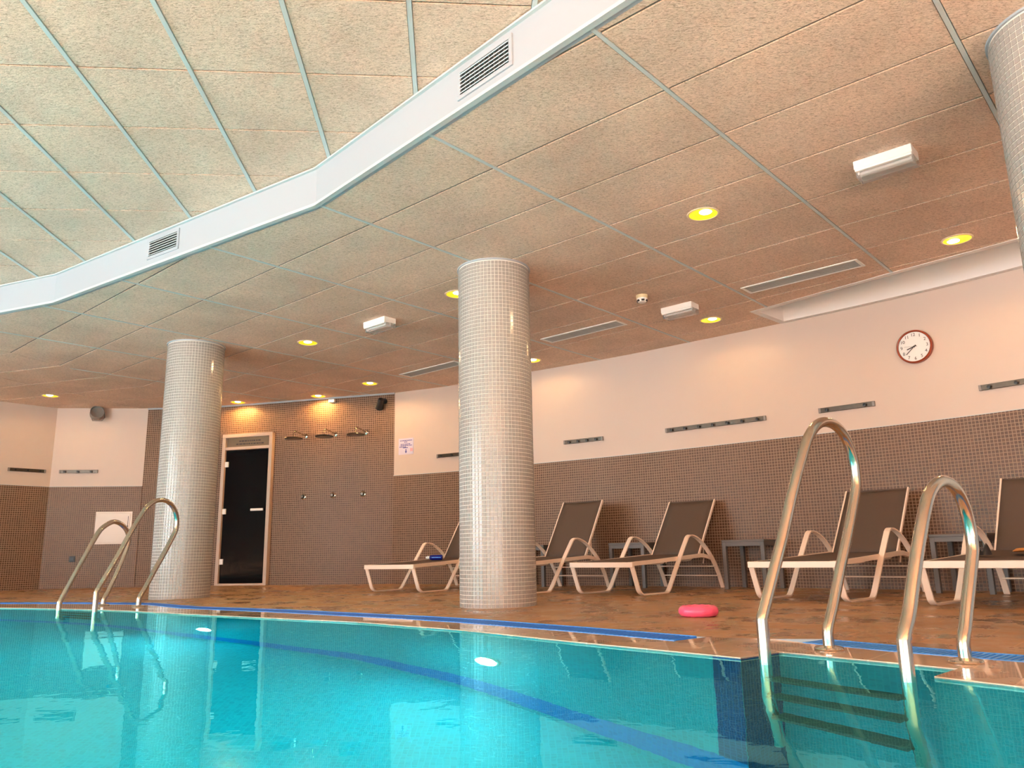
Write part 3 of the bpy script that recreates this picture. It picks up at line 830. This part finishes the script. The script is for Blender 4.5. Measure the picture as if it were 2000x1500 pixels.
# black spotlight and small lamp on the shower wall
bs = thing('spotlight', 'black spotlight at the top right of the shower wall', 'spotlight', mat=on_wall((-1.871, 11.136), 2.525))
MB().lathe([(0, 0), (.04, 0), (.04, .02), (0, .02)], 20, Matrix.Translation((-.02, 0, .05)) @ Ry).build('base', 'black_plastic', bs, smooth=40)
MB().tube([(-.02, .015, .05), (-.01, .07, .03)], .012, 10).build('arm', 'black_plastic', bs, smooth=50)
MB().lathe([(0, -.09), (.04, -.088), (.05, -.06), (.058, .07), (.05, .075), (.045, .05), (0, .05)], 24, Matrix.Translation((.01, .10, -.01)) @ Matrix.Rotation(2.5, 4, 'X') @ Matrix.Rotation(.5, 4, 'Y')).build('head', 'black_plastic', bs, smooth=45)
sl = thing('small_wall_lamp', 'small bright fitting under the ceiling above the middle shower', 'lamp', mat=on_wall((-2.658, 11.347), 2.63))
MB().bbox((-.05, 0, -.02), (.05, .05, .025), .006).build('body', 'white_plastic', sl)
MB().bbox((-.04, .05, -.016), (-.005, .056, .012), .004).build('lens', 'spot_glow', sl)
MB().bbox((.008, .05, -.016), (.042, .056, .012), .004).build('lens', 'spot_glow', sl)

# ------------------------------------------------------------------ ceiling fittings
def on_ceiling(i, j):
    p = O + I * (1.2 * i) + J * (.6 * j)
    return Matrix(((I.x, J.x, 0, p.x), (I.y, J.y, 0, p.y), (0, 0, 1, HC), (0, 0, 0, 1)))
WARM = (1.0, .59, .26)
def downlight(i, j, label, energy, az=0.0, cone=176, color=WARM):
    d = thing('downlight', label, 'downlight', 'warm recessed ceiling downlights', mat=on_ceiling(i, j))
    MB().lathe([(.112, .001), (.112, -.004), (.104, -.007), (.098, -.004), (.098, .0)], 40).build('trim_ring', 'lamp_trim', d, smooth=50)
    MB().lathe([(.100, -.0035), (.085, -.0025), (.05, -.0015), (0, -.001)], 40).build('reflector', 'lamp_cup', d, smooth=60)
    ca, sa = math.cos(az), math.sin(az)
    MB().lathe([(0, -.012), (.024, -.010), (.040, -.004), (.044, .0), (0, .001)], 24, Matrix.Translation((.036 * ca, .036 * sa, -.002))).build('bulb', 'lamp_bulb', d, smooth=60)
    ld = bpy.data.lights.new('downlight_beam', 'SPOT'); ld.energy = energy; ld.color = color; ld.spot_size = math.radians(cone); ld.spot_blend = .35; ld.shadow_soft_size = .05
    lo = bpy.data.objects.new('beam', ld); COL.objects.link(lo); lo.parent = d; lo.location = (0, 0, -.03)
    return d
DL = [(-8.6, 1.93, 'round warm downlight at the far left of the ceiling'),
      (-7.5, 5.5, 'round warm downlight above the dark glass door'),
      (-6.5, 6.5, 'round warm downlight above the middle shower'),
      (-5.5, 6.5, 'round warm downlight above the corner where shower wall meets white wall'),
      (-4.5, 3.5, 'round warm downlight between the two whole columns'),
      (-2.55, 3.5, 'round warm downlight half hidden by the top left of the central column'),
      (-3.5, 7.5, 'round warm downlight peeking out right of the central column'),
      (-1.5, 7.5, 'round warm downlight near the smoke detector and small emergency light'),
      (-.5, 3.5, 'large-looking oval downlight in the middle of the right ceiling half'),
      (.5, 6.5, 'round warm downlight near the trough and the right-hand column')]
for n_, (i, j, lab) in enumerate(DL):
    near_wall = lab.endswith('glass door') or lab.endswith('middle shower')
    downlight(i, j, lab, 42 if near_wall else (16 if i < -8 else (12 if j > 7 else 28)), az=-.6 if i != .5 else 2.6, color=(1.0, .50, .14) if near_wall else WARM)

def emergency(i, j, label):
    e = thing('emergency_light', label, 'emergency light', 'emergency lights on the ceiling', mat=on_ceiling(i, j))
    L2, D2 = .165, .075
    MB().bbox((-L2, -D2, -.055), (L2, D2, 0), .004).build('housing', 'white_plastic', e)
    MB().bbox((-L2 + .004, -D2 + .004, -.068), (L2 - .004, -D2 + .03, -.052), .003).build('lower_rail', 'white_plastic', e)
    for sx in (-1, 1):
        MB().bbox((sx*(L2-.018) - .006, -D2 + .03, -.085), (sx*(L2-.018) + .006, D2 - .06, -.053), .002).build('lamp_holder', 'white_plastic', e)
    MB().tube([(-L2 + .022, -.02, -.072), (L2 - .022, -.02, -.072)], .011, 12).build('tube_lamp', 'white_plastic', e, smooth=50)
    MB().bbox((-L2 + .001, -D2 + .028, -.10), (L2 - .001, D2 - .002, -.054), .006).build('diffuser', 'clear_plastic', e)
emergency(.5, 3.55, 'white emergency light nearest to the viewer, top right of the ceiling')
emergency(-1.5, 6.45, 'white emergency light beside the smoke detector')
emergency(-3.5, 3.55, 'white emergency light left of the central column')
sd = thing('smoke_detector', 'small cream smoke detector on the ceiling', 'smoke detector', mat=on_ceiling(-1.57, 5.55))
MB().lathe([(0, 0), (.055, 0), (.055, -.022), (.05, -.03), (.0, -.03)], 28).build('base', 'cream_plastic', sd, smooth=40)
MB().lathe([(.05, -.03), (.046, -.055), (.035, -.066), (0, -.068)], 28).build('sensor_head', 'white_plastic', sd, smooth=40)
for k in range(6):
    a = k * math.pi / 3 + .2
    MB().box((.036, -.014, -.061), (.048, .014, -.045), Matrix.Rotation(a, 4, 'Z')).build('vent_slot', 'dark_gap', sd)

def slot_vent(i0, i1, j, label, hw=.105):
    e = thing('slot_vent', label, 'ceiling vent', 'slot vents in the ceiling', mat=on_ceiling((i0 + i1) / 2, j))
    L2 = (i1 - i0) * .6
    for y0, y1 in ((-hw, -hw + .022), (hw - .022, hw)):
        MB().bbox((-L2, y0, -.007), (L2, y1, .002), .002).build('frame_bar', 'white_plastic', e)
    for x0, x1 in ((-L2, -L2 + .025), (L2 - .025, L2)):
        MB().bbox((x0, -hw, -.0072), (x1, hw, .002), .002).build('frame_bar', 'white_plastic', e)
    MB().box((-L2 + .02, -hw + .02, -.001), (L2 - .02, hw - .02, .004)).build('backing', 'louvre', e)
    fm = None
    for k in range(7):
        y = -hw + .034 + k * (2*hw - .068) / 6
        if fm is None: fm = MB().box((-L2 + .022, -.004, -.006), (L2 - .022, .004, 0)).mesh('fin')
        o = put('fin', fm, 'slot_metal', e); o.location = (0, y, 0)
slot_vent(-.94, -.09, 6.47, 'long slot vent close to the ceiling trough')
slot_vent(-2.92, -2.08, 6.53, 'long slot vent just right of the central column top')
slot_vent(-4.92, -4.06, 6.55, 'long slot vent behind the central column, left side')

def grille(a, b, z0, z1, label, vert):
    a = Vector(a); b = Vector(b); mid = (a + b) / 2; t = (b - a).normalized(); n = Vector((t.y, -t.x))
    if n.dot(-mid) < 0: n = -n
    # x axis so that x cross y = z
    x = Vector((n.y, -n.x)); zc = (z0 + z1) / 2
    q = mid + n * .0
    Mx = Matrix(((x.x, n.x, 0, q.x), (x.y, n.y, 0, q.y), (0, 0, 1, zc), (0, 0, 0, 1)))
    g = thing('air_grille', label, 'air grille', 'louvred air grilles on the fascia', mat=Mx)
    w = (b - a).length / 2; h = (z1 - z0) / 2; f = .024
    for lo, hi in (((-w-f, -.002, h), (w+f, .010, h+f)), ((-w-f, -.002, -h-f), (w+f, .010, -h)), ((-w-f, -.002, -h), (-w, .010, h)), ((w, -.002, -h), (w+f, .010, h))):
        MB().bbox(lo, hi, .002).build('frame_bar', 'white_paint', g)
    MB().box((-w, -.001, -h), (w, .0015, h)).build('backing', 'dark_gap', g)
    lm = None
    for k in range(6):
        z = -h + (k + .5) * 2*h / 6
        if lm is None:
            lm = MB().box((-w, -.006, -.0022), (w, .006, .0022), Matrix.Rotation(-.5, 4, 'X')).mesh('louvre_blade')
        o = put('louvre_blade', lm, 'trim_grey', g); o.location = (0, .007, z)
    if vert:
        vm = None
        for k in range(9):
            x_ = -w + (k + 1) * 2*w / 10
            if vm is None: vm = MB().box((-.0015, 0, -h), (.0015, .003, h)).mesh('vertical_fin')
            o = put('vertical_fin', vm, 'louvre', g); o.location = (x_, .001, 0)
SN = [Vector(p) for p in SOF]
def sofpt(k, u): return SN[k] + (SN[k+1] - SN[k]) * u
grille(sofpt(2, .434), sofpt(2, .543), 2.776, 2.90, 'small louvred grille on the left stretch of the white fascia', False)
grille(sofpt(3, .58), sofpt(3, .724), 2.769, 2.90, 'large louvred grille on the white fascia near the top centre', True)

# ------------------------------------------------------------------ pool ladders
TALL = [(0, .144), (.024, .182), (.102, .30), (.2, .45), (.307, .626), (.392, .75), (.452, .828), (.528, .887), (.612, .912), (.709, .902), (.785, .852), (.832, .765), (.836, .67), (.805, .60), (.712, .45), (.612, .304), (.522, .165), (.485, .115), (.458, .07), (.455, .0)]
SHORT = [(0, .11), (.02, .14), (.063, .19), (.154, .335), (.26, .483), (.347, .571), (.462, .611), (.576, .589), (.647, .507), (.664, .396), (.634, .33), (.546, .20), (.49, .115), (.458, .07), (.455, 0)]
MID = [(0, .055), (.018, .09), (.06, .165), (.19, .394), (.305, .592), (.38, .683), (.504, .737), (.625, .692), (.688, .60), (.672, .49), (.60, .32), (.50, .12), (.462, .06), (.455, 0)]
def smooth2(p, n=4):
    return [tuple(v) for v in catmull([Vector(a) for a in p], n)]
def ladder(front_tall, front_short, outdir, label, group, rad, low=SHORT, scale=1.0):
    ft = Vector(front_tall); fs = Vector(front_short); od = Vector(outdir).normalized()
    base = (ft + fs) / 2
    l = thing('pool_ladder', label, 'pool ladder', group, loc=(base.x, base.y, 0))
    for f, prof in ((ft, TALL), (fs, low)):
        f = f - base
        pts = []
        down = [(.05, -1.15), (.03, -.9), (.0, -.6), (0, -.3), (0, -.05)]
        for u, z in [(u_, z_) for u_, z_ in down] + smooth2(prof): pts.append((f.x + od.x*u*scale, f.y + od.y*u*scale, z))
        MB().tube(pts, rad, 20).build('handrail', 'steel', l, smooth=60)
        e = f + od * .455 * scale
        MB().lathe([(rad, .016), (rad + .006, .015), (.052, .010), (.056, .004), (.055, 0), (rad, 0)], 32, Matrix.Translation((e.x, e.y, .001)), closed=True).build('floor_flange', 'steel', l, smooth=40)
    for k, z in enumerate((-.28, -.55, -.83)):
        u = .0 if k < 2 else .025
        a = ft - base + od * u; b = fs - base + od * u; t = (b - a).normalized(); Ln = (b - a).length
        Mx = Matrix(((t.x, -t.y, 0, a.x), (t.y, t.x, 0, a.y), (0, 0, 1, z), (0, 0, 0, 1)))
        tr_ = MB().bbox((rad * .8, -.04, -.015), (Ln - rad * .8, .04, .015), .005, Mx).build('tread', 'table_grey', l)
    return l
ladder((.872, 2.892), (1.172, 2.482), (.752, .659), 'stainless steel pool ladder close to the viewer on the right', 'stainless pool ladders', .0215)
ladder((-3.37, 6.47), (-3.82, 6.755), (.32, .947), 'stainless steel pool ladder on the far left, in front of a column', 'stainless pool ladders', .0215, MID)

# ------------------------------------------------------------------ pool lights
def pool_light(p, z, label):
    p = Vector(p); best = min(range(len(POOL)), key=lambda k: _segd(p, k))
    a = POOL[best]; b = POOL[(best + 1) % len(POOL)]; e = b - a; u = max(0, min(1, (p - a).dot(e) / e.length_squared)); q = a + e * u
    t = e.normalized(); n = Vector((t.y, -t.x))
    if n.dot(Vector((-1.5, 1.5)) - q) < 0: n = -n
    x = Vector((n.y, -n.x))
    Mx = Matrix(((x.x, n.x, 0, q.x), (x.y, n.y, 0, q.y), (0, 0, 1, z), (0, 0, 0, 1)))
    g = thing('pool_light', label, 'pool light', 'underwater lights in the pool wall', mat=Mx)
    MB().lathe([(.088, 0), (.10, 0), (.10, .012), (.09, .02), (.085, .012)], 32, Ry).build('bezel', 'white_plastic', g, smooth=40)
    MB().lathe([(0, .022), (.05, .019), (.086, .006), (.086, 0), (0, 0)], 32, Ry).build('lens', 'pool_lamp', g, smooth=50)
    ld = bpy.data.lights.new('pool_lamp_halo', 'POINT'); ld.energy = 16; ld.color = (.55, .92, 1.0); ld.shadow_soft_size = 0
    lo = bpy.data.objects.new('halo', ld); COL.objects.link(lo); lo.parent = g; lo.location = (0, .10, .0)
    return g
def _segd(p, k):
    a = POOL[k]; b = POOL[(k + 1) % len(POOL)]; e = b - a
    if e.length < 1e-6: return 9e9
    u = max(0, min(1, (p - a).dot(e) / e.length_squared)); return (a + e * u - p).length
pool_light((-2.20, 5.80), -1.04, 'glowing underwater light in front of the left column')
pool_light((-.15, 4.12), -.92, 'brightest glowing underwater light in front of the central column')
pool_light((-4.9, 7.3), -1.05, 'glowing underwater light at the left edge of the water')

# ------------------------------------------------------------------ sun loungers
def lounger(x, y, ang, label, top=(1.673, .91)):
    """local x = across (right), y = from foot to head"""
    l = thing('sun_lounger', label, 'sun lounger', 'sun loungers along the right wall', loc=(x, y, 0), rz=-ang)
    W2 = .337; bw = .044; bt = .012
    side = [(0, .278), (.03, .20), (.075, .085), (.10, .035), (.15, .007), (.22, .006), (.48, .006), (.545, .008), (.585, .035), (.65, .115), (.80, .31), (.93, .47), (.965, .508), (1.01, .526), (1.08, .52), (1.18, .485), (1.30, .41), (1.42, .30), (1.53, .15), (1.60, .006)]
    for sx in (-1, 1):
        pts = [(sx * W2, s, z) for s, z in smooth2(side, 3)]
        MB().ribbon(pts, (1, 0, 0), bw, bt).build('leg_and_armrest', 'lounger_frame', l, smooth=30)
        rail = [(sx * (W2 - .03), s, z) for s, z in ((0.0, .272), (.5, .292), (1.0, .318), (1.27, .332), (1.47, .30))]
        MB().ribbon(rail, (1, 0, 0), .03, .036).build('seat_rail', 'lounger_frame', l, smooth=30)
    MB().bbox((-W2 - .02, -.012, .243), (W2 + .02, .012, .290), .004).build('foot_bar', 'lounger_frame', l)
    # sling seat with a slight sag
    mb = MB(); n = 14
    for k in range(n + 1):
        s = .03 + (1.26 - .03) * k / n; z0 = .284 + (.336 - .284) * s / 1.27
        for q in range(7):
            u = -1 + 2 * q / 6; mb.v.append((u * (W2 - .035), s, z0 + .006 - .018 * (1 - u * u) * math.sin(math.pi * min(1, k / n))))
    for k in range(n):
        for q in range(6): mb.f.append((k*7+q, k*7+q+1, k*7+q+8, k*7+q+7))
    so_ = mb.build('seat_sling', 'sling', l, smooth=60); md = so_.modifiers.new('thickness', 'SOLIDIFY'); md.thickness = .004
    # backrest
    h = Vector((0, 1.262, .335)); tp_ = Vector((0, top[0], top[1])); d = (tp_ - h); BW = .275; nrm = Vector((1, 0, 0)).cross(d.normalized())
    bk = MB(); m_ = 10
    for k in range(m_ + 1):
        p = h + d * (k / m_)
        for q in range(7):
            u = -1 + 2 * q / 6; v = p + Vector((u * BW, 0, 0)) - nrm * (-.012) * 0 + nrm * (.010 * (1 - u*u)) * -1; bk.v.append(tuple(v))
    for k in range(m_):
        for q in range(6): bk.f.append((k*7+q, k*7+q+1, k*7+q+8, k*7+q+7))
    bo = bk.build('backrest_sling', 'sling', l, smooth=60); md = bo.modifiers.new('thickness', 'SOLIDIFY'); md.thickness = .004
    for sx in (-1, 1):
        a = h + Vector((sx * BW, 0, -.01)); b = tp_ + Vector((sx * BW, 0, 0))
        MB().ribbon([a, (a + b) / 2, b], (1, 0, 0), .013, .024).build('backrest_rail', 'lounger_frame', bo)
    MB().tube([tp_ + Vector((-BW, 0, -.008)), tp_ + Vector((BW, 0, -.008))], .009, 8).build('backrest_top', 'sling', bo)
    # under-seat cross bars and prop
    for s in (.62, 1.12):
        z0 = .284 + .041 * s
        MB().tube([(-W2 + .04, s, z0 - .012), (-W2 + .07, s, z0 - .035), (-W2 + .12, s, z0 - .045), (W2 - .12, s, z0 - .045), (W2 - .07, s, z0 - .035), (W2 - .04, s, z0 - .012)], .010, 8).build('cross_bar', 'lounger_frame', l, smooth=50)
    for z, s in ((.125, 1.54), (.22, 1.475)):
        MB().tube([(-W2, s, z), (W2, s, z)], .007, 8).build('rear_stretcher', 'lounger_frame', l, smooth=50)
    for sx in (-1, 1):
        p = h + d * .45 - nrm * .022
        MB().tube([(sx * .22, p.y, p.z), (sx * .22, 1.46, .30), (sx * .22, 1.44, .25)], .008, 8).build('prop', 'lounger_frame', l, smooth=50)
    return l
LOUN = [(-1.359, 8.60, .597, 'brown sling sun lounger left of the central column, with a blue bottle on it', (1.673, .91)),
        (-.287, 7.86, .718, 'brown sling sun lounger half hidden behind the central column', (1.64, .952)),
        (.775, 7.30, .752, 'brown sling sun lounger in full view behind the pink ring', (1.673, .90)),
        (2.053, 5.98, .823, 'brown sling sun lounger seen through the tall near handrail', (1.673, .885)),
        (2.874, 5.00, .836, 'brown sling sun lounger at the right edge, with a black pouch on it', (1.66, .895))]
for a in LOUN: lounger(*a)
def local(Lg, w, s, z):
    x, y, a = Lg[0], Lg[1], Lg[2]; return Vector((x + s * math.sin(a) + w * math.cos(a), y + s * math.cos(a) - w * math.sin(a), z))
# bottle
p = local(LOUN[0], -.17, .97, .354)
bt_ = thing('drink_bottle', 'dark blue bottle with a white cap lying on the leftmost lounger', 'bottle', loc=p, rz=-.1)
Rx = Matrix.Rotation(math.pi/2, 4, 'Y')
MB().lathe([(0, .0), (.026, .0), (.031, .01), (.031, .12), (.026, .145), (.016, .155), (0, .155)], 24, Matrix.Translation((.09, 0, 0)) @ Matrix.Rotation(-math.pi/2, 4, 'Y')).build('body', 'bottle_blue', bt_, smooth=50)
MB().lathe([(0, .155), (.017, .155), (.017, .185), (.012, .19), (.012, .2), (0, .2)], 20, Matrix.Translation((.09, 0, 0)) @ Matrix.Rotation(-math.pi/2, 4, 'Y')).build('cap', 'white_plastic', bt_, smooth=50)
MB().box((-.03, -.0325, -.004), (.075, -.0305, .004)).build('light_stripe', 'grate_light', bt_)
# pouch and towel on the right-hand lounger
p = local(LOUN[4], -.16, .62, .316)
po = MB()
gx, gy = 12, 8
for i in range(gx + 1):
    for j in range(gy + 1):
        u = i / gx; v = j / gy
        hgt = (math.exp(-((u - .25) / .16) ** 2) * .062 + math.exp(-((u - .75) / .17) ** 2) * .070 + .012) * math.sin(math.pi * v) ** .6 * (1 if 0 < i < gx else .15)
        po.v.append((-.06 + .12 * u, -.05 + .10 * v, max(0, hgt)))
for i in range(gx):
    for j in range(gy): po.f.append((i*(gy+1)+j, (i+1)*(gy+1)+j, (i+1)*(gy+1)+j+1, i*(gy+1)+j+1))
po.add([(-.06, -.05, 0), (.06, -.05, 0), (.06, .05, 0), (-.06, .05, 0)], [(0, 1, 2, 3)])
poo = po.build('small_pouch', 'black_plastic', smooth=60); poo.location = p; poo.rotation_euler = (0, 0, -.5)
tag(poo, 'small black pouch with two peaks on the lounger at the right edge', 'pouch')
p = local(LOUN[4], .12, .85, .332)
tw = MB()
for i in range(15):
    for j in range(9):
        u = i / 14; v = j / 8
        tw.v.append((-.15 + .30 * u, -.11 + .22 * v, .004 + .032 * math.sin(math.pi * u) ** .5 * (math.sin(math.pi * v) ** .4) + .006 * math.sin(9 * u + 4 * v)))
for i in range(14):
    for j in range(8): tw.f.append((i*9+j, (i+1)*9+j, (i+1)*9+j+1, i*9+j+1))
two = tw.build('crumpled_towel', 'towel_orange', smooth=60); two.location = p; two.rotation_euler = (0, 0, -.6)
tag(two, 'crumpled orange cloth on the lounger at the right edge', 'towel')

# ------------------------------------------------------------------ side tables
def side_table(p, label, off=.26):
    Mx = on_wall(p, 0, off)
    t = thing('side_table', label, 'side table', 'grey side tables between the loungers', mat=Mx)
    S = .22; H_ = .475
    MB().bbox((-S, -S, H_ - .022), (S, S, H_), .004).build('table_top', 'table_grey', t)
    for (x0, y0, x1, y1) in ((-S+.04, -S+.004, S-.04, -S+.024), (-S+.04, S-.024, S-.04, S-.004), (-S+.004, -S+.04, -S+.024, S-.04), (S-.024, -S+.04, S-.004, S-.04)):
        MB().box((x0, y0, H_ - .062), (x1, y1, H_ - .022)).build('apron', 'table_grey', t)
    for sx in (-1, 1):
        for sy in (-1, 1):
            MB().bbox((sx*(S-.022) - .02, sy*(S-.022) - .02, 0), (sx*(S-.022) + .02, sy*(S-.022) + .02, H_ - .022), .003).build('leg', 'table_grey', t)
side_table((.42, 9.79), 'dark grey side table mostly hidden behind the central column')
side_table((1.50, 9.02), 'dark grey side table between the hidden lounger and the one in full view')
side_table((2.53, 8.15), 'dark grey side table left of the tall near handrail')
side_table((3.95, 6.82), 'dark grey side table seen through the short near handrail')

# ------------------------------------------------------------------ pink ring
rg = MB(); RM, rm = .085, .033
for i in range(48):
    a = 2 * math.pi * i / 48
    for j in range(16):
        b = 2 * math.pi * j / 16; r = rm * (1 + .035 * math.cos(12 * a))
        rg.v.append(((RM + r * math.cos(b)) * math.cos(a), (RM + r * math.cos(b)) * math.sin(a), r * math.sin(b) * .95))
for i in range(48):
    for j in range(16):
        i2 = (i + 1) % 48; j2 = (j + 1) % 16; rg.f.append((i*16+j, i2*16+j, i2*16+j2, i*16+j2))
ro = rg.build('swim_ring', 'ring_pink', smooth=60); ro.location = (1.085, 4.84, .0325)
tag(ro, 'small bright pink ring lying on the wet deck', 'ring')
